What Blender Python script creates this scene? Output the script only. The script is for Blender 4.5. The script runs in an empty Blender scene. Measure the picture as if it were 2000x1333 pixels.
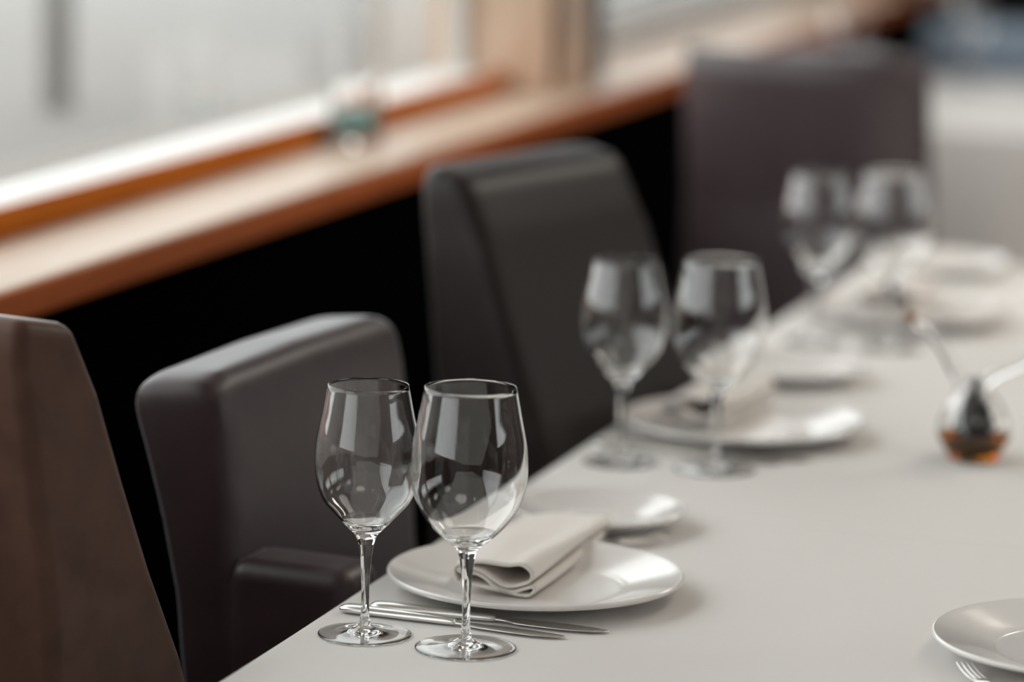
import bpy, bmesh, math, random
from mathutils import Vector, Matrix
random.seed(7)
PI = math.pi
R = math.radians
S = bpy.context.scene
col = S.collection

# ------------------------------------------------------------------ camera, world, lights, exposure
CAM_Z = 1.525
cd = bpy.data.cameras.new('camera'); cam = bpy.data.objects.new('camera', cd); col.objects.link(cam)
cd.sensor_width = 36.0; cd.lens = 126.0; cd.clip_start = 0.05; cd.clip_end = 300
cam.location = (0, 0, CAM_Z)
cam.rotation_euler = (Matrix.Rotation(R(17.3), 3, 'Z') @ Matrix.Rotation(R(90 - 9.75), 3, 'X') @ Matrix.Rotation(R(1.3), 3, 'Z')).to_euler()
cd.dof.use_dof = True; cd.dof.focus_distance = 3.09; cd.dof.aperture_fstop = 2.1
S.camera = cam
S.view_settings.view_transform = 'Standard'; S.view_settings.look = 'None'
S.view_settings.exposure = -1.16; S.view_settings.gamma = 1.0
S.cycles.use_denoising = True
S.cycles.max_bounces = 16; S.cycles.transmission_bounces = 14; S.cycles.transparent_max_bounces = 16
S.cycles.glossy_bounces = 8; S.cycles.diffuse_bounces = 5
S.cycles.sample_clamp_indirect = 0.0

SKY_LOW, SKY_HIGH = 7.0, 7.6
w = bpy.data.worlds.new('overcast_sky'); S.world = w; w.use_nodes = True
nt = w.node_tree; nt.nodes.clear()
tc = nt.nodes.new('ShaderNodeTexCoord'); sp = nt.nodes.new('ShaderNodeSeparateXYZ')
mr = nt.nodes.new('ShaderNodeMapRange'); mr.inputs[1].default_value = 0.18; mr.inputs[2].default_value = 0.65
mr.inputs[3].default_value = SKY_LOW; mr.inputs[4].default_value = SKY_HIGH
bg = nt.nodes.new('ShaderNodeBackground'); bg.inputs[0].default_value = (0.965, 0.985, 1.0, 1)
wo = nt.nodes.new('ShaderNodeOutputWorld')
nt.links.new(tc.outputs['Generated'], sp.inputs[0]); nt.links.new(sp.outputs[2], mr.inputs[0])
nt.links.new(mr.outputs[0], bg.inputs[1]); nt.links.new(bg.outputs[0], wo.inputs[0])

def area(name, loc, size, power, colr, rot=(0, 0, 0), shape='DISK', size_y=None):
    l = bpy.data.lights.new(name, 'AREA'); l.shape = shape; l.size = size
    if size_y: l.size_y = size_y
    l.energy = power; l.color = colr
    o = bpy.data.objects.new(name, l); col.objects.link(o); o.location = loc; o.rotation_euler = rot
    return o
WARM = (1.0, 0.93, 0.84)
FILL_P = 9.0  # power of the unseen ceiling lamps, added to fill the room light
for k, (x, y) in enumerate(((0.1, 1.6), (0.1, 3.7), (0.1, 5.8), (2.2, 1.6), (2.2, 3.7), (2.2, 5.8))):
    area('ceiling_fill_light', (x, y, 2.425), 0.9, FILL_P * (7 if y > 5 and x < 1 else 1), WARM)  # added fill; boosted in one spot to brighten the far table's cloth

# ------------------------------------------------------------------ materials
def nmat(name):
    m = bpy.data.materials.new(name); m.use_nodes = True
    n = m.node_tree.nodes; b = n['Principled BSDF']
    return m, m.node_tree, b
def simple(name, c, rough=0.5, metal=0.0, coat=0.0, spec=0.5, noise=None, bump=None):
    m, t, b = nmat(name)
    b.inputs['Base Color'].default_value = (*c, 1); b.inputs['Roughness'].default_value = rough
    b.inputs['Metallic'].default_value = metal; b.inputs['Coat Weight'].default_value = coat
    b.inputs['Coat Roughness'].default_value = 0.12
    b.inputs['Specular IOR Level'].default_value = spec
    L = t.links; N = t.nodes
    if noise:
        sc, amt = noise
        co = N.new('ShaderNodeTexCoord'); nz = N.new('ShaderNodeTexNoise'); nz.inputs['Scale'].default_value = sc
        nz.inputs['Detail'].default_value = 5
        L.new(co.outputs['Object'], nz.inputs['Vector'])
        mx = N.new('ShaderNodeMix'); mx.data_type = 'RGBA'
        mx.inputs[6].default_value = (*[v * (1 - amt) for v in c], 1); mx.inputs[7].default_value = (*[min(1, v * (1 + amt)) for v in c], 1)
        L.new(nz.outputs['Fac'], mx.inputs[0]); L.new(mx.outputs[2], b.inputs['Base Color'])
    if bump:
        sc, st, dist = bump
        co = N.new('ShaderNodeTexCoord'); nz = N.new('ShaderNodeTexNoise'); nz.inputs['Scale'].default_value = sc
        nz.inputs['Detail'].default_value = 3
        L.new(co.outputs['Object'], nz.inputs['Vector'])
        bp = N.new('ShaderNodeBump'); bp.inputs['Strength'].default_value = st; bp.inputs['Distance'].default_value = dist
        L.new(nz.outputs['Fac'], bp.inputs['Height']); L.new(bp.outputs[0], b.inputs['Normal'])
    return m
def velvet(name, c, sheen=0.55, tint=(0.80, 0.84, 0.88), amt=0.35):
    m = simple(name, c, 0.44, noise=(26, amt), bump=(320, 0.06, 0.0004), spec=0.55)
    b = m.node_tree.nodes['Principled BSDF']
    b.inputs['Sheen Weight'].default_value = sheen; b.inputs['Sheen Roughness'].default_value = 0.22
    b.inputs['Sheen Tint'].default_value = (*tint, 1)
    return m
def wood(name, c1, c2, rough=0.3, coat=0.6, axis=1):
    m, t, b = nmat(name); N = t.nodes; L = t.links
    co = N.new('ShaderNodeTexCoord'); mp = N.new('ShaderNodeMapping')
    sc = [22, 22, 22]; sc[axis] = 1.4; mp.inputs['Scale'].default_value = sc
    nz = N.new('ShaderNodeTexNoise'); nz.inputs['Scale'].default_value = 2.2; nz.inputs['Detail'].default_value = 6; nz.inputs['Distortion'].default_value = 0.6
    rp = N.new('ShaderNodeValToRGB'); rp.color_ramp.elements[0].position = 0.3; rp.color_ramp.elements[1].position = 0.7
    rp.color_ramp.elements[0].color = (*c1, 1); rp.color_ramp.elements[1].color = (*c2, 1)
    L.new(co.outputs['Object'], mp.inputs[0]); L.new(mp.outputs[0], nz.inputs['Vector']); L.new(nz.outputs['Fac'], rp.inputs[0])
    L.new(rp.outputs[0], b.inputs['Base Color'])
    b.inputs['Roughness'].default_value = rough; b.inputs['Coat Weight'].default_value = coat; b.inputs['Coat Roughness'].default_value = 0.18
    b.inputs['Specular IOR Level'].default_value = 0.5 if coat > 0.1 else 0.12
    return m
def glass(name, c=(1, 1, 1), ior=1.5, rough=0.0):
    m = bpy.data.materials.new(name); m.use_nodes = True; t = m.node_tree; t.nodes.clear()
    g = t.nodes.new('ShaderNodeBsdfGlass'); g.inputs['Color'].default_value = (*c, 1); g.inputs['IOR'].default_value = ior; g.inputs['Roughness'].default_value = rough
    o = t.nodes.new('ShaderNodeOutputMaterial'); t.links.new(g.outputs[0], o.inputs[0]); return m
def pane_mat(name):
    m = bpy.data.materials.new(name); m.use_nodes = True; t = m.node_tree; t.nodes.clear()
    f = t.nodes.new('ShaderNodeFresnel'); gm = t.nodes.new('ShaderNodeNewGeometry'); mr = t.nodes.new('ShaderNodeMapRange')
    mr.inputs[3].default_value = 1.45; mr.inputs[4].default_value = 1 / 1.45      # same outside-air angle on both faces of the pane
    t.links.new(gm.outputs['Backfacing'], mr.inputs[0]); t.links.new(mr.outputs[0], f.inputs[0])
    a = t.nodes.new('ShaderNodeBsdfTransparent'); a.inputs[0].default_value = (0.97, 0.98, 0.97, 1)
    g = t.nodes.new('ShaderNodeBsdfGlossy'); g.inputs['Roughness'].default_value = 0.02
    x = t.nodes.new('ShaderNodeMixShader'); o = t.nodes.new('ShaderNodeOutputMaterial')
    t.links.new(f.outputs[0], x.inputs[0]); t.links.new(a.outputs[0], x.inputs[1]); t.links.new(g.outputs[0], x.inputs[2]); t.links.new(x.outputs[0], o.inputs[0])
    return m

def cloth_material(name, c, crease_y=None):
    m, t, b = nmat(name); N = t.nodes; L = t.links
    b.inputs['Base Color'].default_value = (*c, 1); b.inputs['Roughness'].default_value = 0.75; b.inputs['Specular IOR Level'].default_value = 0.25
    b.inputs['Sheen Weight'].default_value = 0.1
    co = N.new('ShaderNodeTexCoord')
    nz = N.new('ShaderNodeTexNoise'); nz.inputs['Scale'].default_value = 9; nz.inputs['Detail'].default_value = 2
    L.new(co.outputs['Object'], nz.inputs['Vector'])
    bp = N.new('ShaderNodeBump'); bp.inputs['Strength'].default_value = 0.35; bp.inputs['Distance'].default_value = 0.004
    h = nz.outputs['Fac']
    if crease_y is not None:                       # pressed fold running across the cloth
        s = N.new('ShaderNodeSeparateXYZ'); L.new(co.outputs['Object'], s.inputs[0])
        d = N.new('ShaderNodeMath'); d.operation = 'SUBTRACT'; d.inputs[1].default_value = crease_y; L.new(s.outputs[1], d.inputs[0])
        ab = N.new('ShaderNodeMath'); ab.operation = 'ABSOLUTE'; L.new(d.outputs[0], ab.inputs[0])
        mr = N.new('ShaderNodeMapRange'); mr.interpolation_type = 'SMOOTHSTEP'
        mr.inputs[1].default_value = 0.0; mr.inputs[2].default_value = 0.012; mr.inputs[3].default_value = 0.9; mr.inputs[4].default_value = 0.0
        L.new(ab.outputs[0], mr.inputs[0])
        ad = N.new('ShaderNodeMath'); ad.operation = 'ADD'; L.new(mr.outputs[0], ad.inputs[0]); L.new(nz.outputs['Fac'], ad.inputs[1]); h = ad.outputs[0]
    L.new(h, bp.inputs['Height']); L.new(bp.outputs[0], b.inputs['Normal'])
    return m

M = {
 'cloth': cloth_material('white_tablecloth_cotton', (0.715, 0.692, 0.668), 3.40),
 'cloth_far': cloth_material('far_tablecloth_cotton', (0.80, 0.775, 0.75)),
 'napkin': simple('folded_napkin_linen', (0.80, 0.755, 0.71), 0.8, bump=(900, 0.25, 0.0005), spec=0.2),
 'porcelain': simple('white_porcelain', (0.82, 0.79, 0.765), 0.16, coat=0.5, spec=0.5),
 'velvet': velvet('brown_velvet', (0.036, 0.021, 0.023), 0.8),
 'velvet_shaded': velvet('shaded_brown_velvet', (0.013, 0.008, 0.007), 0.35),  # chair velvet darkened, the shade on its front put into the colour
 'velvet_lit': velvet('lit_brown_velvet', (0.088, 0.046, 0.033), 0.8, (0.9, 0.82, 0.78), 0.45),  # chair velvet lightened, the light falling on it put into the colour
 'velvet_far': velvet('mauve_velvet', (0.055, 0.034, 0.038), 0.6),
 'piping': simple('pale_seam_piping', (0.34, 0.29, 0.25), 0.6),
 'leg': wood('dark_chair_leg_wood', (0.02, 0.012, 0.008), (0.04, 0.022, 0.014)),
 'steel': simple('polished_cutlery_steel', (0.84, 0.83, 0.80), 0.22, metal=1.0),
 'glass': glass('clear_wine_glass', (0.998, 0.999, 0.998), 1.5),
 'oil': glass('amber_olive_oil', (0.86, 0.50, 0.06), 1.45),
 'vinegar': simple('dark_vinegar', (0.004, 0.003, 0.003), 0.10, spec=0.35),
 'cork': simple('brown_cork', (0.34, 0.17, 0.085), 0.8, noise=(200, 0.3)),
 'teal': simple('teal_glass_pebbles', (0.20, 0.46, 0.44), 0.25, noise=(60, 0.3)),
 'sill_wood': wood('varnished_sill_wood', (0.58, 0.44, 0.34), (0.68, 0.54, 0.43), 0.38, 0.10),
 'fascia': wood('red_brown_fascia_wood', (0.36, 0.085, 0.022), (0.48, 0.130, 0.038), 0.6, 0.0),
 'rail_wood': wood('orange_window_rail_wood', (0.46, 0.115, 0.008), (0.60, 0.17, 0.012), 0.7, 0.0),
 'pier_wood': wood('peach_pier_veneer', (0.60, 0.42, 0.30), (0.74, 0.54, 0.40), 0.3, 0.6, axis=2),
 'groove': wood('bronze_groove_strip', (0.10, 0.055, 0.02), (0.16, 0.09, 0.035), 0.4, 0.2, axis=2),
 'jamb': simple('dark_brown_jamb', (0.035, 0.022, 0.018), 0.5),
 'panel': simple('black_wall_panel', (0.0012, 0.0016, 0.0015), 0.9, spec=0.0),
 'wall': simple('brown_wall_paint', (0.16, 0.12, 0.10), 0.8),
 'darkwall': simple('dark_end_wall_paint', (0.012, 0.013, 0.010), 0.8, spec=0.2),
 'ceiling': simple('white_ceiling_paint', (0.80, 0.77, 0.73), 0.9),
 'floor': wood('dark_floor_boards', (0.035, 0.022, 0.014), (0.07, 0.045, 0.03), 0.4, 0.3),
 'frame': simple('pale_window_frame_paint', (0.62, 0.60, 0.57), 0.5),
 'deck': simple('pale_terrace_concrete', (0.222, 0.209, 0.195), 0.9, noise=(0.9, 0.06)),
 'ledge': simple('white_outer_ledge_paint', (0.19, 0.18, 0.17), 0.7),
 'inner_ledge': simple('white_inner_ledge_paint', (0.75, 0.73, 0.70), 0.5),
 'post': simple('grey_metal_post', (0.20, 0.19, 0.17), 0.6),
 'blue': simple('slate_blue_upholstery', (0.24, 0.30, 0.37), 0.7),
 'lampglass': simple('white_lamp_trim', (0.8, 0.8, 0.78), 0.4),
 'pane': pane_mat('clear_window_pane'),
}

M['velvet_shaded'].node_tree.nodes['Principled BSDF'].inputs['Specular IOR Level'].default_value = 0.24
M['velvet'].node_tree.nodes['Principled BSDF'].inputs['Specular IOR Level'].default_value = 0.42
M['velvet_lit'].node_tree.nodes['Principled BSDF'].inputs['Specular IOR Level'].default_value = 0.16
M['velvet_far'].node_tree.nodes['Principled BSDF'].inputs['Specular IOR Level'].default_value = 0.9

# ------------------------------------------------------------------ mesh helpers
def link(name, bm, mat, parent=None, smooth=True, angle=None):
    me = bpy.data.meshes.new(name); bmesh.ops.recalc_face_normals(bm, faces=bm.faces)
    bm.to_mesh(me); bm.free()
    me.materials.append(mat)
    if smooth:
        me.polygons.foreach_set('use_smooth', [True] * len(me.polygons))
    o = bpy.data.objects.new(name, me); col.objects.link(o)
    if parent: o.parent = parent
    if angle is not None: me.set_sharp_from_angle(angle=R(angle))
    return o
def thing(name, label, cat, loc=(0, 0, 0), rz=0, group=None):
    o = bpy.data.objects.new(name, None); col.objects.link(o); o.empty_display_size = 0.05
    o.location = loc; o.rotation_euler = (0, 0, rz); o['label'] = label; o['category'] = cat
    if group: o['group'] = group
    return o
def tag(o, label, cat, group=None):
    o['label'] = label; o['category'] = cat
    if group: o['group'] = group
    return o
def struct(o): o['kind'] = 'structure'; return o
def dup(root, loc, rz, label, group=None):
    r = root.copy(); col.objects.link(r); r.location = loc; r.rotation_euler = (0, 0, rz); r['label'] = label
    if group: r['group'] = group
    for ch in list(root.children):
        c = ch.copy(); col.objects.link(c); c.parent = r
        for g in list(ch.children):
            d = g.copy(); col.objects.link(d); d.parent = c
    return r
def add_box(bm, x0, x1, y0, y1, z0, z1):
    vs = [bm.verts.new((x, y, z)) for x in (x0, x1) for y in (y0, y1) for z in (z0, z1)]
    for f in ((0, 1, 3, 2), (4, 6, 7, 5), (0, 4, 5, 1), (2, 3, 7, 6), (0, 2, 6, 4), (1, 5, 7, 3)):
        bm.faces.new([vs[i] for i in f])
def box(name, x0, x1, y0, y1, z0, z1, mat, parent=None, bev=0.0):
    bm = bmesh.new(); add_box(bm, x0, x1, y0, y1, z0, z1)
    if bev: bmesh.ops.bevel(bm, geom=list(bm.edges), offset=bev, segments=3, profile=0.5, affect='EDGES')
    return link(name, bm, mat, parent, smooth=bev > 0, angle=35 if bev else None)
def sbox(*a, **k): return struct(box(*a, **k))
def catmull(pts, n=8, closed=False):
    P = [Vector(p) for p in pts]; out = []
    m = len(P); rng = range(m if closed else m - 1)
    for i in rng:
        p0 = P[(i - 1) % m] if (closed or i > 0) else P[0] * 2 - P[1]
        p1 = P[i]; p2 = P[(i + 1) % m]
        p3 = P[(i + 2) % m] if (closed or i + 2 < m) else P[-1] * 2 - P[-2]
        for k in range(n):
            t = k / n
            out.append(0.5 * ((2 * p1) + (-p0 + p2) * t + (2 * p0 - 5 * p1 + 4 * p2 - p3) * t * t + (-p0 + 3 * p1 - 3 * p2 + p3) * t ** 3))
    if not closed: out.append(P[-1])
    return out
def link_keep(name, bm, mat, parent=None):
    me = bpy.data.meshes.new(name); bm.to_mesh(me); bm.free(); me.materials.append(mat)
    me.polygons.foreach_set('use_smooth', [True] * len(me.polygons))
    o = bpy.data.objects.new(name, me); col.objects.link(o)
    if parent: o.parent = parent
    return o
def lathe(name, prof, mat, parent=None, n=72):
    bm = bmesh.new(); rings = []
    for r, z in prof:
        if r < 1e-6: rings.append([bm.verts.new((0, 0, z))])
        else: rings.append([bm.verts.new((r * math.cos(2 * PI * i / n), r * math.sin(2 * PI * i / n), z)) for i in range(n)])
    for a, b in zip(rings, rings[1:]):
        for i in range(n):
            j = (i + 1) % n
            if len(a) == 1: bm.faces.new((a[0], b[j], b[i]))
            elif len(b) == 1: bm.faces.new((a[i], a[j], b[0]))
            else: bm.faces.new((a[i], a[j], b[j], b[i]))
    return link_keep(name, bm, mat, parent)
def sweep(name, path, radii, mat, parent=None, n=14, caps=True, sx=1.0):
    bm = bmesh.new(); rings = []; P = [Vector(p) for p in path]
    up = Vector((0.0, 1.0, 0.001)).normalized()
    for i, p in enumerate(P):
        t = (P[min(i + 1, len(P) - 1)] - P[max(i - 1, 0)]).normalized()
        a = (up - t * up.dot(t)).normalized(); b = t.cross(a); r = radii[i] if hasattr(radii, '__len__') else radii
        rings.append([bm.verts.new(p + (a * math.cos(2 * PI * k / n) + b * math.sin(2 * PI * k / n)) * r) for k in range(n)])
    for a, b in zip(rings, rings[1:]):
        for i in range(n):
            j = (i + 1) % n; bm.faces.new((a[i], a[j], b[j], b[i]))
    if caps: bm.faces.new(rings[0][::-1]); bm.faces.new(rings[-1])
    bmesh.ops.recalc_face_normals(bm, faces=bm.faces)
    return link_keep(name, bm, mat, parent)

# ------------------------------------------------------------------ the room
X_IN, X_RAIL, SILL_Z = -1.64, -1.80, 0.92
sbox('floor', -1.85, 3.1, -3, 9.6, -0.05, 0.0, M['floor'])
sbox('ceiling', -2.1, 3.2, -3.2, 9.8, 2.5, 2.6, M['ceiling'])
# left wall: black panel below the sill, lintel above the windows
sbox('wall_left', -1.92, -1.665, -3, 9.6, 0.0, 0.885, M['panel'])
sbox('wall_left_lintel', -1.95, -1.78, -3, 9.6, 2.42, 2.5, M['wall'])
sbox('trim_1', -1.92, X_IN, -3, 9.5, 0.885, SILL_Z, M['sill_wood'], bev=0.004)                          # sill board
sbox('trim_2', X_IN, X_IN + 0.006, -3, 9.5, 0.882, SILL_Z - 0.003, M['fascia'], bev=0.0015)             # red-brown strip along the sill front
sbox('trim_12', -1.90, -1.809, -3, 5.70, SILL_Z, 0.955, M['inner_ledge'], bev=0.002)
sbox('trim_3', -1.809, X_RAIL, -3, 5.70, SILL_Z, 0.957, M['rail_wood'], bev=0.002)                       # orange rail under the first window
sbox('trim_4', -1.84, X_RAIL, 6.03, 8.30, 0.944, 0.953, M['groove'], bev=0.002)
# pier between the windows
sbox('trim_5', -1.93, -1.72, 5.70, 5.93, SILL_Z, 2.5, M['pier_wood'], bev=0.004)
sbox('trim_6', -1.722, -1.712, 5.712, 5.738, 0.935, 2.5, M['groove'], bev=0.002)
sbox('trim_7', -1.93, -1.722, 5.93, 6.03, SILL_Z, 2.5, M['jamb'], bev=0.004)
sbox('trim_8', -1.93, -1.72, 8.30, 8.8, SILL_Z, 2.5, M['pier_wood'], bev=0.004)
def window(n, x0, x1, y0, y1, z0, z1, mull):
    """a window of one wall along Y: frame bars and a pane"""
    bm = bmesh.new(); t = 0.022
    add_box(bm, x0, x1, y0, y1, z1 - 0.04, z1); add_box(bm, x0, x1, y0, y1, z0, z0 + 0.012)
    ys = [y0 + (y1 - y0) * k / mull for k in range(mull + 1)]
    for y in ys: add_box(bm, x0, x1, max(y0, y - t), min(y1, y + t), z0, z1)
    f = struct(link('window_%d' % n, bm, M['frame'], smooth=False))
    xm = (x0 + x1) / 2
    box('pane', xm - 0.002, xm + 0.002, y0, y1, z0, z1, M['pane'], f)
    return f
window(1, -1.895, -1.865, 2.2, 5.70, 0.925, 2.42, 1)
window(2, -1.895, -1.865, 6.03, 8.30, 0.925, 2.42, 1)
window(3, -1.895, -1.865, -2.6, 2.16, 0.925, 2.42, 1)
# right wall with its own row of windows, wall behind the camera, end wall
sbox('wall_right', 3.0, 3.12, -3, 9.6, 0, 1.4, M['wall'])
sbox('wall_right_lintel', 3.0, 3.12, -3, 9.6, 2.0, 2.5, M['wall'])
for k, (a, b) in enumerate(((-3, 1.9), (5.2, 5.6), (8.4, 9.6))): sbox('trim_%d' % (9 + k), 3.0, 3.12, a, b, 1.4, 2.0, M['wall'])
for k, (a, b) in enumerate(((1.9, 5.2), (5.6, 8.4))): window(4 + k, 3.05, 3.08, a, b, 1.4, 2.0, 2)
sbox('wall_behind', -1.95, 3.12, -3.15, -3.0, 0, 2.5, M['wall'])
sbox('wall_end', -1.95, 3.12, 9.5, 9.65, 0, 2.5, M['darkwall'])
# outside
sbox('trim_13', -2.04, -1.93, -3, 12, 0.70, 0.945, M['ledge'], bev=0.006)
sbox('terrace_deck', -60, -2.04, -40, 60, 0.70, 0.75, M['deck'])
tag(box('railing_post', -3.01, -2.965, 6.49, 6.535, 0.75, 2.2, M['post'], bev=0.004), 'grey metal post standing on the pale terrace outside the near window', 'post')
# round housings for the unseen fill lamps added under the ceiling
proto = None
for k, (x, y) in enumerate(((0.1, 1.6), (0.1, 3.7), (0.1, 5.8), (2.2, 1.6), (2.2, 3.7), (2.2, 5.8))):
    lb = lathe('fill_lamp_housing', [(0.0, 0.0), (0.49, 0.0), (0.495, -0.075), (0.46, -0.075), (0.46, -0.03), (0.0, -0.03)][::-1], M['lampglass'])
    lb.location = (x, y, 2.498); tag(lb, 'unseen round white ceiling lamp added as fill light', 'ceiling lamp', 'added ceiling fill lamps')

# ------------------------------------------------------------------ tables and cloths
def table(name_label, x0, x1, y0, y1, cloth_label, mat, drop, amp, nw, group=None):
    t = thing('dining_table', name_label, 'table', ((x0 + x1) / 2, (y0 + y1) / 2, 0)); hx, hy = (x1 - x0) / 2 - 0.006, (y1 - y0) / 2 - 0.006
    box('table_top', -hx, hx, -hy, hy, 0.715, 0.7465, M['leg'], t, bev=0.004)
    for sx in (-1, 1):
        for sy in (-1, 1):
            box('leg', sx * (hx - .06) - .03, sx * (hx - .06) + .03, sy * (hy - .06) - .03, sy * (hy - .06) + .03, 0, 0.715, M['leg'], t, bev=0.004)
    bm = bmesh.new(); r = 0.03; per = []
    cx, cy = (x0 + x1) / 2, (y0 + y1) / 2; HX, HY = (x1 - x0) / 2, (y1 - y0) / 2
    cor = [(HX - r, HY - r, 0), (-HX + r, HY - r, 90), (-HX + r, -HY + r, 180), (HX - r, -HY + r, 270)]
    for k, (ax, ay, a0) in enumerate(cor):
        for i in range(7):
            a = R(a0 + 15 * i); per.append((ax + r * math.cos(a), ay + r * math.sin(a), math.cos(a), math.sin(a)))
        bx, by, b0 = cor[(k + 1) % 4]; a = R(b0)
        p = Vector((ax + r * math.cos(R(a0 + 90)), ay + r * math.sin(R(a0 + 90)))); q = Vector((bx + r * math.cos(a), by + r * math.sin(a)))
        m = max(2, int((q - p).length / 0.02))
        for i in range(1, m):
            c = p.lerp(q, i / m); per.append((c.x, c.y, math.cos(a), math.sin(a)))
    n = len(per); L = [0]
    for i in range(1, n): L.append(L[-1] + math.hypot(per[i][0] - per[i - 1][0], per[i][1] - per[i - 1][1]))
    rings = []
    def ring(f): rings.append([bm.verts.new(f(i, *per[i])) for i in range(n)])
    for s in (0.02, 0.25, 0.5, 0.75, 0.9, 0.97): ring(lambda i, x, y, a, b, s=s: (cx + x * s, cy + y * s, 0.75))
    rr = 0.007
    for k in range(0, 7):
        g = R(90 * k / 6); ring(lambda i, x, y, a, b, g=g: (cx + x - a * rr + a * rr * math.sin(g), cy + y - b * rr + b * rr * math.sin(g), 0.75 - rr + rr * math.cos(g)))
    for k in range(1, 11):
        f = k / 10
        def fn(i, x, y, a, b, f=f):
            wv = math.sin(L[i] * nw) + 0.5 * math.sin(L[i] * nw * 1.73 + 1.3)
            o = 0.001 + f * amp * (wv + 1.5) * 0.5
            return (cx + x + a * o, cy + y + b * o, 0.75 - rr - f * drop)
        ring(fn)
    bm.faces.new(rings[0])
    for A, B in zip(rings, rings[1:]):
        for i in range(n):
            j = (i + 1) % n; bm.faces.new((A[i], B[i], B[j], A[j]))
    bmesh.ops.recalc_face_normals(bm, faces=bm.faces)
    for f in bm.faces:
        if f.calc_center_median().z > .7499 and f.normal.z < 0: bmesh.ops.reverse_faces(bm, faces=bm.faces); break
    o = link_keep('tablecloth', bm, mat)
    tag(o, cloth_label, 'tablecloth'); return t
TX0, TX1, TY0, TY1 = -1.069, -0.255, 1.3, 5.262
table('long dining table hidden under the near white tablecloth', TX0, TX1, TY0, TY1,
      'white tablecloth with a pressed crease covering the near long table', M['cloth'], 0.20, 0.008, 9)
table('square dining table hidden under the far white tablecloth', -1.55, -0.05, 7.05, 8.15,
      'white tablecloth hanging in deep folds from the far table at the upper right', M['cloth_far'], 0.68, 0.05, 22)

# ------------------------------------------------------------------ plates
def plate_prof(Rr, h=0.020, well=0.62):
    w_ = Rr * well
    return [(0, 0.0015), (w_ * .82, 0.0015), (w_ * .84, 0.0), (w_ * .92, 0.0), (w_ * .94, 0.0022), (w_ * 1.05, 0.0045), (Rr * .82, h * .55), (Rr - .004, h - .0055),
            (Rr - .0006, h - .0035), (Rr, h - .0015), (Rr - .0014, h), (Rr - .0045, h - .0004),
            (Rr * .85, h * .60 + .003), (w_ * 1.1, 0.0085), (w_ * 0.98, 0.0062), (w_ * .85, 0.0055), (0, 0.0055)]
def smooth_prof(p, n=4):
    q = catmull([(r, z, 0) for r, z in p], n); return [(max(0, v.x), v.y) for v in q]
def plate(loc, Rr, label, group):
    o = lathe('dinner_plate' if Rr > .12 else 'side_plate', smooth_prof(plate_prof(Rr)), M['porcelain'], n=128)
    o.location = loc; tag(o, label, 'plate', group); return o
Z = 0.7502
DP = 'dinner plates along the near table'; SP = 'side plates along the near table'
plate((-0.917, 3.032, Z), 0.135, 'large white dinner plate in sharp focus, right behind the two nearest wine glasses', DP)
plate((-0.921, 3.830, Z), 0.135, 'white dinner plate of the middle setting, behind the middle pair of glasses', DP)
plate((-0.907, 4.680, Z), 0.135, 'blurred white dinner plate beside the farthest pair of glasses on the near table', DP)
plate((-0.408, 2.990, Z), 0.135, 'empty white plate cut off by the right edge above a fork', DP)
plate((-0.940, 3.318, Z), 0.086, 'small white side plate just behind the nearest folded napkin', SP)
plate((-0.952, 4.190, Z), 0.093, 'small white side plate between the middle and the farthest setting', SP)
plate((-0.945, 5.145, Z), 0.098, 'blurred white side plate at the far end of the near table', SP)

# ------------------------------------------------------------------ napkins
def napkin_mesh(name, L=0.262, kx=1.0, kz=1.0, seed=0):
    rnd = random.Random(seed)
    pts = [(240, 1080), (212, 1000), (245, 905), (370, 852), (520, 830), (660, 846), (800, 862), (930, 846), (1005, 885), (1024, 950), (988, 1022), (900, 1066),
           (795, 1094), (700, 1082), (600, 1012), (500, 930), (370, 908), (300, 918), (262, 940), (300, 966), (370, 962), (450, 968), (530, 1018), (620, 1104), (720, 1148), (830, 1152),
           (940, 1106), (1010, 1082), (1040, 1108), (1004, 1172), (930, 1182), (800, 1166), (600, 1132), (370, 1098), (262, 1090)]
    base = [Vector(((p[0] - 627) / 12500 * kx, 0, (1200 - p[1]) / 12500 * kz)) for p in pts]
    c = catmull(base, 6); n = len(c); th = 0.00125
    bm = bmesh.new(); rows = []
    NS = 26
    for s in range(NS + 1):
        v = s / NS; y = v * L
        wid = 1.0 + 0.20 * math.sin(v * 1.7) ; squash = 1.0 - 0.32 * v + 0.05 * math.sin(v * 5 + seed)
        loop = []; A = []; B = []
        for i, p in enumerate(c):
            t = (c[min(i + 1, n - 1)] - c[max(i - 1, 0)]).normalized(); nn = Vector((-t.z, 0, t.x))
            x = p.x * wid + 0.0025 * math.sin(v * 4 + p.z * 140 + seed); zz = 0.0016 + p.z * squash + 0.0012 * math.sin(v * 7 + p.x * 60) * (p.z / 0.03)
            yy = y + 0.003 * math.sin(p.x * 50 + seed) * (v if v > .5 else 0)
            q = Vector((x, yy, max(0.0016, zz)))
            A.append(q + nn * th); B.append(q - nn * th)
        loop = A + B[::-1]
        rows.append([bm.verts.new(q) for q in loop])
    m = len(rows[0])
    for a, b in zip(rows, rows[1:]):
        for i in range(m):
            j = (i + 1) % m; bm.faces.new((a[i], b[i], b[j], a[j]))
    for row in (rows[0], rows[-1]):      # close the cut ends quad by quad along the ribbon
        for i in range(n - 1): bm.faces.new((row[i], row[i + 1], row[m - 2 - i], row[m - 1 - i]))
    bmesh.ops.recalc_face_normals(bm, faces=bm.faces)
    return link_keep(name, bm, M['napkin'])
NG = 'folded napkins on the dinner plates'
PZ = Z + 0.0066
o = napkin_mesh('folded_napkin', .262, 1.12); o.location = (-0.941, 2.978, PZ - .001); o.rotation_euler = (0, 0, R(2.5)); tag(o, 'sharp white linen napkin folded in layers on the nearest dinner plate', 'napkin', NG)
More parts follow.
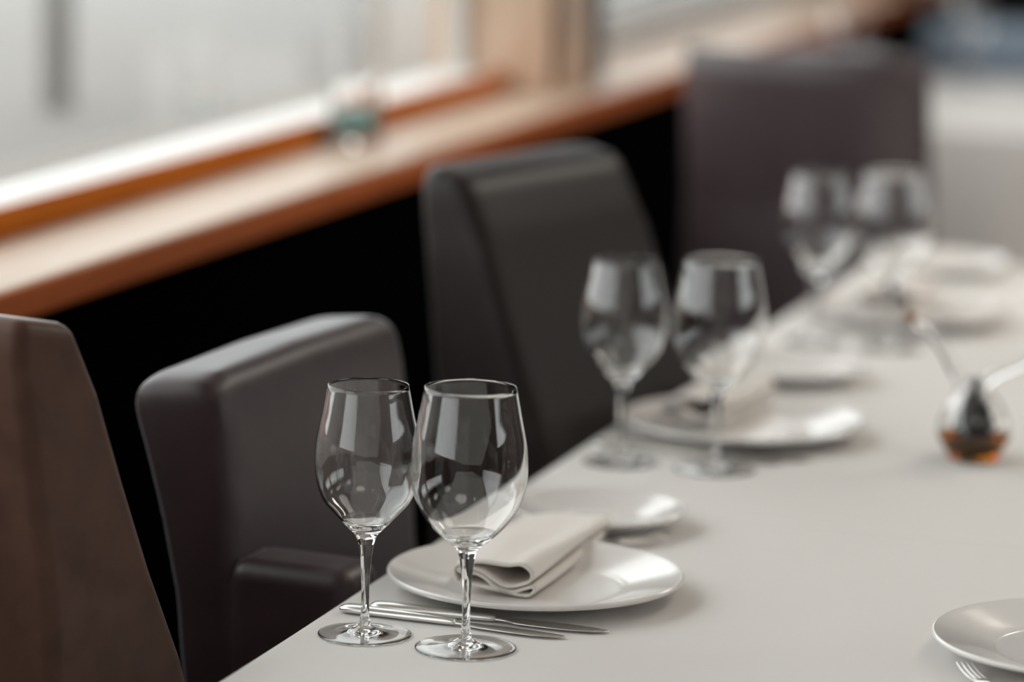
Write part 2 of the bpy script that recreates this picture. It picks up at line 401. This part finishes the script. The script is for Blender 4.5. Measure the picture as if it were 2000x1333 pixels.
o = napkin_mesh('folded_napkin', 0.22, 1.05, 1.15, 2); o.location = (-0.972, 3.80, PZ); o.rotation_euler = (0, 0, R(0)); tag(o, 'blurred folded napkin with a dark slot on the middle setting plate', 'napkin', NG)
o = napkin_mesh('folded_napkin', 0.20, 1.1, 1.25, 5); o.location = (-0.935, 4.68, PZ); o.rotation_euler = (0, 0, R(3)); tag(o, 'blurred tan-shaded folded napkin on the farthest dinner plate', 'napkin', NG)

# ------------------------------------------------------------------ wine glasses
def wine_glass(loc, rim, H, rmax, zmax, zb, foot, label, group, rz=0.0):
    t = thing('wine_glass', label, 'wine glass', loc, rz, group)
    out = [(rim, H), (rim + (rmax - rim) * .45, H - (H - zmax) * .36), (rmax * .975, zmax + (H - zmax) * .30), (rmax, zmax),
           (rmax * .965, zmax - .016), (rmax * .84, zmax - .033), (rmax * .62, zb + .017), (rmax * .38, zb + .0055), (0.0098, zb - .002), (0.0068, zb - .010)]
    oc = [(v.x, v.y) for v in catmull([(a, b, 0) for a, b in out], 7)]
    inn = []
    for i, (r, z) in enumerate(oc):
        if z < zb + .0085: break
        th = 0.0008 + 0.0012 * max(0, (zmax - z) / (zmax - zb)) ** 2
        a = Vector(oc[max(0, i - 1)]); b = Vector(oc[min(len(oc) - 1, i + 1)]); d = (b - a).normalized(); nn = Vector((d.y, -d.x))
        q = Vector((r, z)) + nn * th
        inn.append((min(q.x, r - th * .5), q.y if i else z))
    last = inn[-1]
    bot = [(last[0] * f, zb + .006 + (last[1] - zb - .006) * f * f) for f in (.8, .6, .4, .2, 0)]
    rimr = [(rim - .0004, H + .0005)]
    prof = (inn + bot)[::-1] + rimr + oc                      # pole, up the inside, over the rim, down the outside
    prof = [(r, z) for r, z in prof]
    lathe('bowl', prof[::-1], M['glass'], t, n=112)
    sz = zb - .010
    stem = [(0.0068, sz), (0.0050, sz - .012), (0.0039, sz - .026), (0.0034, sz - .042), (0.0036, 0.022), (0.0044, 0.0135), (0.0060, 0.0090)]
    lathe('stem', [(v.x, v.y) for v in catmull([(a, b, 0) for a, b in stem], 6)][::-1], M['glass'], t, n=48)
    ft = [(0.0060, 0.0090), (0.0105, 0.0062), (0.018, 0.0042), (foot * .7, 0.0027), (foot - .001, 0.0019), (foot, 0.0012), (foot - .0006, 0.0004), (foot * .8, 0.0006), (foot * .4, 0.0016), (0, 0.0022)]
    lathe('foot', [(max(0, v.x), v.y) for v in catmull([(a, b, 0) for a, b in ft], 6)][::-1], M['glass'], t, n=112)
    return t
GG = 'wine glasses on the near table'
spec = dict(rim=0.0347, H=0.2190, rmax=0.0452, zmax=0.1525, zb=0.0905, foot=0.0402)
big = dict(rim=0.0389, H=0.2262, rmax=0.0497, zmax=0.1545, zb=0.0893, foot=0.0428)
g1 = wine_glass((-1.007, 2.826, Z), label='narrow empty wine glass, front left one of the sharply focused pair', group=GG, **spec)
g2 = wine_glass((-0.912, 2.815, Z), label='wide empty wine glass, front right one of the sharply focused pair', group=GG, **big)
dup(g1, (-1.004, 3.623, Z), 0.3, 'narrow wine glass, left one of the middle pair behind the front glasses', GG)
dup(g2, (-0.901, 3.627, Z), 0.3, 'wide wine glass, right one of the middle pair beside the middle napkin', GG)
dup(g1, (-0.981, 4.459, Z), 0.6, 'blurred wine glass, left one of the farthest pair on the near table', GG)
dup(g2, (-0.885, 4.461, Z), 0.6, 'blurred wide wine glass, right one of the farthest pair on the near table', GG)
FG = 'wine glasses on the far table'
dup(g2, (-1.535, 7.20, Z), 0.2, 'strongly blurred wine glass above the back of the rear chair, left corner of far table', FG)
dup(g2, (-1.42, 7.95, Z), 0.5, 'tall blurred wine glass at the top right standing on the far table', FG)

# ------------------------------------------------------------------ cutlery
def ring_body(bm, secs, n=14):
    """secs: (x, y_centre, half_y, z_centre, half_z)"""
    rings = []
    for x, yc, hy, zc, hz in secs:
        r = []
        for k in range(n):
            a = 2 * PI * k / n; c, s = math.cos(a), math.sin(a)
            r.append(bm.verts.new((x, yc + hy * math.copysign(abs(c) ** .8, c), zc + hz * math.copysign(abs(s) ** .8, s))))
        rings.append(r)
    for a, b in zip(rings, rings[1:]):
        for i in range(n):
            j = (i + 1) % n; bm.faces.new((a[i], a[j], b[j], b[i]))
    bm.faces.new(rings[0][::-1]); bm.faces.new(rings[-1])
def interp(secs, n=6):
    A = catmull([s[:3] for s in secs], n); B = catmull([(s[3], s[4], 0) for s in secs], n)
    return [(a.x, a.y, max(.0002, a.z), b.x, max(.0002, b.y)) for a, b in zip(A, B)]
def knife(loc, rz, Lh, Lb, label, group, bw=0.0105):
    t = thing('table_knife', label, 'knife', loc, rz, group)
    bm = bmesh.new()
    ring_body(bm, interp([(0, 0, .0030, .0034, .0016), (.003, 0, .0075, .0036, .0030), (.012, 0, .0095, .0038, .0036), (Lh * .4, 0, .0082, .0038, .0036), (Lh * .8, 0, .0062, .0038, .0034),
                   (Lh - .004, 0, .0050, .0038, .0030), (Lh, 0, .0042, .0036, .0018)]))
    bmesh.ops.recalc_face_normals(bm, faces=bm.faces); link_keep('handle', bm, M['steel'], t)
    bm = bmesh.new()
    ring_body(bm, interp([(Lh - .002, 0, .0036, .0034, .0014), (Lh + .010, .0005, .0048, .0030, .0011), (Lh + .022, .001, bw * .86, .0026, .0008), (Lh + Lb * .55, .001, bw, .0024, .0007),
                   (Lh + Lb * .82, .0015, bw * .82, .0022, .0006), (Lh + Lb * .95, .003, bw * .45, .0021, .0005), (Lh + Lb, .0045, .0008, .0020, .0003)]), 12)
    bmesh.ops.recalc_face_normals(bm, faces=bm.faces); link_keep('blade', bm, M['steel'], t)
    return t
def fork(loc, rz, label, group):
    t = thing('table_fork', label, 'fork', loc, rz, group)   # handle end at 0, tines to +x
    bm = bmesh.new()
    ring_body(bm, interp([(0, 0, .0040, .0020, .0010), (.004, 0, .0085, .0022, .0018), (.03, 0, .0080, .0026, .0018), (.075, 0, .0045, .0050, .0020), (.120, 0, .0036, .0085, .0020),
                   (.132, 0, .0055, .0080, .0016), (.140, 0, .0105, .0068, .0013), (.150, 0, .0118, .0060, .0011)]))
    bmesh.ops.recalc_face_normals(bm, faces=bm.faces); link_keep('handle', bm, M['steel'], t)
    for k in range(4):
        y = -.0098 + k * .00653; bm = bmesh.new()
        ring_body(bm, interp([(.148, y * .95, .0020, .0060, .0010), (.160, y, .0018, .0052, .0010), (.178, y * 1.02, .0017, .0058, .0010), (.192, y * 1.03, .0014, .0080, .0009), (.198, y * 1.03, .0006, .0092, .0005)]), 10)
        bmesh.ops.recalc_face_normals(bm, faces=bm.faces); link_keep('tine', bm, M['steel'], t)
    return t
KG = 'table knives'
k1 = knife((-1.033, 2.915, Z), R(-2.0), .118, .102, 'longer steel knife, the one nearer the plate, tip pointing right', KG)
k2 = knife((-1.055, 2.897, Z), R(-6.0), .112, .102, 'shorter steel knife with a dark tip, nearer the feet of the front glasses', KG, .0090)
dup(k1, (-1.035, 3.710, Z), R(-2), 'blurred steel knife in front of the middle plate, nearer that plate', KG)
dup(k2, (-1.052, 3.690, Z), R(-4), 'blurred steel knife in front of the middle plate, nearer the middle glasses', KG)
f1 = fork((-1.010, 3.138, Z), R(40), 'steel fork lying between the nearest dinner plate and its side plate', 'table forks')
f4 = dup(f1, (-0.410, 2.731, Z), R(118), 'steel fork with its tines beside the plate in the lower right corner', 'table forks')
f4.scale = (0.97, 0.66, 1.0)

# ------------------------------------------------------------------ oil and vinegar cruet
cr = thing('oil_and_vinegar_cruet', 'round glass cruet holding dark vinegar inside amber oil on the near table', 'cruet', (-0.655, 3.797, Z), R(0))
ob = [(0, 0.001), (.020, .0006), (.0262, .0015), (.030, .008), (.0385, .022), (.0405, .030), (.0385, .042), (.031, .058), (.0205, .073), (.0105, .084), (.0075, .0895)]
oc = [(max(0, v.x), v.y) for v in catmull([(a, b, 0) for a, b in ob], 6)]
ic = [(max(0, r - .0016), z + (.0026 if r < .026 and z < .02 else 0)) for r, z in oc if z < .088]
lathe('outer_bottle', oc + [(.0068, .0900)] + ic[::-1], M['glass'], cr, n=80)
oil = [(r + .0005, z - .0003) for r, z in ic if z <= .0275]
oil = [(max(0, r), z) for r, z in oil]; oil[0] = (0, oil[0][1])
lathe('oil', oil + [(oil[-1][0] * f, .0279) for f in (.98, .7, .35, 0)], M['oil'], cr, n=80)
vb = [(0, .0065), (.010, .008), (.0195, .016), (.0232, .027), (.0222, .040), (.016, .056), (.0095, .070), (.0052, .080), (.0045, .087)]
vz = lathe('vinegar_bulb', [(max(0, v.x), v.y) for v in catmull([(a, b, 0) for a, b in vb], 5)] + [(0, .0872)], M['vinegar'], cr, n=56)
pl = catmull([(-.012, 0, .070), (-.020, 0, .088), (-.034, 0, .112), (-.052, 0, .134), (-.072, 0, .149)], 8)
sweep('spout', pl, [.0085 - .0045 * i / (len(pl) - 1) for i in range(len(pl))], M['glass'], cr, n=20)
sweep('cork', [(-.070, 0, .1475), (-.080, 0, .1535)], .0052, M['cork'], cr)
pr = catmull([(.004, 0, .080), (.018, 0, .094), (.036, 0, .103), (.052, 0, .112), (.060, 0, .117)], 8)
sweep('spout', pr, [.0075 - .0035 * i / (len(pr) - 1) for i in range(len(pr))], M['glass'], cr, n=20)
sweep('cork', [(.058, 0, .116), (.070, 0, .124)], .0050, M['cork'], cr)

# ------------------------------------------------------------------ chairs
def slab(name, prof, W, mat, parent, rear=6, bev=0.02, taper=1.0, y_shift=0.0, segs=5, ztop=1.06, zlow=.45, nrows=13, bow=0.0, crown=0.0, rr=0.0, rw=0.3, soft=22):
    """upholstered block: profile in (x, z), extruded across Y, narrowing towards the top by taper; rounded by a bevel"""
    bm = bmesh.new(); cols = []
    vs = [k / (nrows - 1) * 2 - 1 for k in range(nrows)]
    if rr: h = [1 - rw * (1 - math.sin(R(90 * i / 8))) for i in range(9)]; vs = [-u for u in h[::-1]] + [0.0] + h
    xm = sum(p[0] for p in prof) / len(prof)
    for v in vs:
        c = []; u = max(0, (abs(v) - (1 - rw)) / rw); g = rr * (1 - math.sqrt(max(0, 1 - u * u)))
        for i, (x, z) in enumerate(prof):
            if i < rear: x = x + g
            f = max(0, min(1, (z - zlow) / (ztop - zlow))); sc = 1 + (taper - 1) * f
            c.append(bm.verts.new((x + bow * (v * v), v * W / 2 * sc + y_shift, z - crown * f * v ** 6)))
        cols.append(c)
    m = len(prof)
    for a, b in zip(cols, cols[1:]):
        for i in range(m):
            j = (i + 1) % m; bm.faces.new((a[i], b[i], b[j], a[j]))
    bm.faces.new(cols[0][::-1]); bm.faces.new(cols[-1])
    bmesh.ops.recalc_face_normals(bm, faces=bm.faces)
    o = link_keep(name, bm, mat, parent)
    if rr:                                              # padded corners: even mesh, then relaxed
        rm = o.modifiers.new('remesh', 'REMESH'); rm.mode = 'VOXEL'; rm.voxel_size = 0.007; rm.use_smooth_shade = True
        sm = o.modifiers.new('relax', 'SMOOTH'); sm.factor = 0.5; sm.iterations = soft
        return o
    md = o.modifiers.new('round', 'BEVEL'); md.width = bev; md.segments = segs; md.limit_method = 'ANGLE'; md.angle_limit = R(35)
    md.use_clamp_overlap = True
    wn = o.modifiers.new('wn', 'WEIGHTED_NORMAL'); wn.keep_sharp = False
    return o
def legs(t, x0, x1, y, mat, h=.34):
    for lx in (x0, x1):
        for ly in (-y, y):
            bm = bmesh.new(); rs = []
            for z, s in ((0, .013), (h, .021)):
                rs.append([bm.verts.new((lx + s * a, ly + s * b, z)) for a, b in ((-1, -1), (1, -1), (1, 1), (-1, 1))])
            for i in range(4): bm.faces.new((rs[0][i], rs[0][(i + 1) % 4], rs[1][(i + 1) % 4], rs[1][i]))
            bm.faces.new(rs[0][::-1]); bm.faces.new(rs[1]); bmesh.ops.recalc_face_normals(bm, faces=bm.faces)
            link('leg', bm, mat, t, smooth=False)
def tall_chair(loc, rz, label, mat, W=.375, slim=False, depth=.63, rb=.026, bow=0.0, rr=0.0, rw=.3, soft=26, group='high-backed brown chairs'):
    """origin on the floor under the top rear corner line, facing +x"""
    t = thing('high_backed_chair', label, 'chair', loc, rz, group)
    prof = [(.03, .34), (.024, .60), (.022, .80), (.004, .934), (-.006, 1.005), (-.002, 1.04)] + ([(.066, 1.027), (.098, .965), (.126, .890), (.160, .806), (.198, .725), (.24, .60), (.27, .48), (.27, .34)] if not slim else
           [(.060, 1.035), (.080, .92), (.095, .75), (.11, .55), (.12, .34)])
    slab('backrest', prof, W * 1.12, mat, t, bev=rb if not slim else .016, taper=.89 if not slim else .95, ztop=1.04, bow=bow, rr=rr, rw=rw, soft=soft)
    slab('seat', [(.20, .34), (.20, .455), (depth - .03, .47), (depth, .45), (depth, .34)], W * 1.12, mat, t, bev=.022)
    legs(t, .08, depth - .05, W * .48, M['leg'])
    return t
def arm_chair(loc, rz, label, mat, W=.44):
    t = thing('armchair', label, 'chair', loc, rz, 'velvet armchair with low back')
    prof = [(.075, .30), (.060, .60), (.048, .724), (.032, .797), (.016, .855), (.000, .905), (.012, .927), (.085, .935), (.100, .92), (.108, .88), (.116, .80), (.124, .70), (.140, .55), (.140, .30)]
    slab('backrest', prof, W, mat, t, bev=.028, taper=.97, ztop=.93, zlow=.5, crown=.010, rr=.022, rw=.15, soft=26)
    side = [(.08, .30), (.065, .60), (.060, .70), (.128, .772), (.14, .772), (.25, .768), (.262, .755), (.262, .30)]
    slab('armrest', [(.110, .30), (.110, .764), (.180, .763), (.236, .762), (.236, .30)], .08, mat, t, bev=.020, y_shift=-(W / 2 - .040), nrows=3)
    slab('seat', [(.20, .30), (.20, .455), (.56, .465), (.59, .45), (.59, .30)], W - .02, mat, t, bev=.022)
    legs(t, .12, .54, W * .42, M['leg'], .30)
    return t
# tall chairs: the origin line is placed so that the near rear top corner falls where the photograph shows it
def at_corner(cx, cy, ang, W):
    a = R(ang); n = Vector((-math.sin(a), math.cos(a))); p = Vector((cx, cy)) + n * W / 2; return (p.x, p.y, 0)
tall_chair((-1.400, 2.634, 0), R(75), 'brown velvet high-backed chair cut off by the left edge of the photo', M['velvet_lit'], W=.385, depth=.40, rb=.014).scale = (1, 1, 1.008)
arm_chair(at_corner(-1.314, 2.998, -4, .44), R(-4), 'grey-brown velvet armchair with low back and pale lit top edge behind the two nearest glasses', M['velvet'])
tall_chair(at_corner(-1.294, 3.770, -15.6, .345), R(-15.6), 'dark velvet high-backed chair with a bright rounded left side beneath the window sill', M['velvet_shaded'], W=.345, rb=.024, rr=.030, rw=.25)
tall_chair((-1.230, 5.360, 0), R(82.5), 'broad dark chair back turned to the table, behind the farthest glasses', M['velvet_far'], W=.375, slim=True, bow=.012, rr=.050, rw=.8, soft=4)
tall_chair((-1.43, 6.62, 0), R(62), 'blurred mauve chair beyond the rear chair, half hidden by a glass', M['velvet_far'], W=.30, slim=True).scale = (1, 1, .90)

# ------------------------------------------------------------------ vase on the sill, far end of the room
va = thing('glass_vase', 'blurred tall clear glass vase with teal pebbles standing on the window sill', 'vase', (-1.758, 4.86, SILL_Z + .0005))
lathe('vase_body', [(0, 0), (.036, 0), (.040, .004), (.037, .10), (.040, .22), (.050, .40), (.0485, .401), (.0378, .22), (.0345, .10), (.036, .014), (0, .012)], M['glass'], va, n=64)
lathe('teal_pebbles', [(0, .0125), (.0335, .0145), (.0338, .040), (.030, .046), (.015, .050), (0, .050)], M['teal'], va, n=40)
# end of the room: blue bench along the end wall and a wooden counter edge
bn = thing('blue_bench', 'blurred slate-blue upholstered bench far behind the far table at the top right', 'bench', (-.20, 8.44, 0), R(90))
slab('seat', [(0, .08), (0, .42), (.42, .43), (.42, .08)], 2.8, M['blue'], bn, bev=.03)
slab('backrest', [(-.16, .0), (-.16, .86), (-.07, .87), (-.02, .40), (-.02, 0)], 2.8, M['blue'], bn, bev=.02)
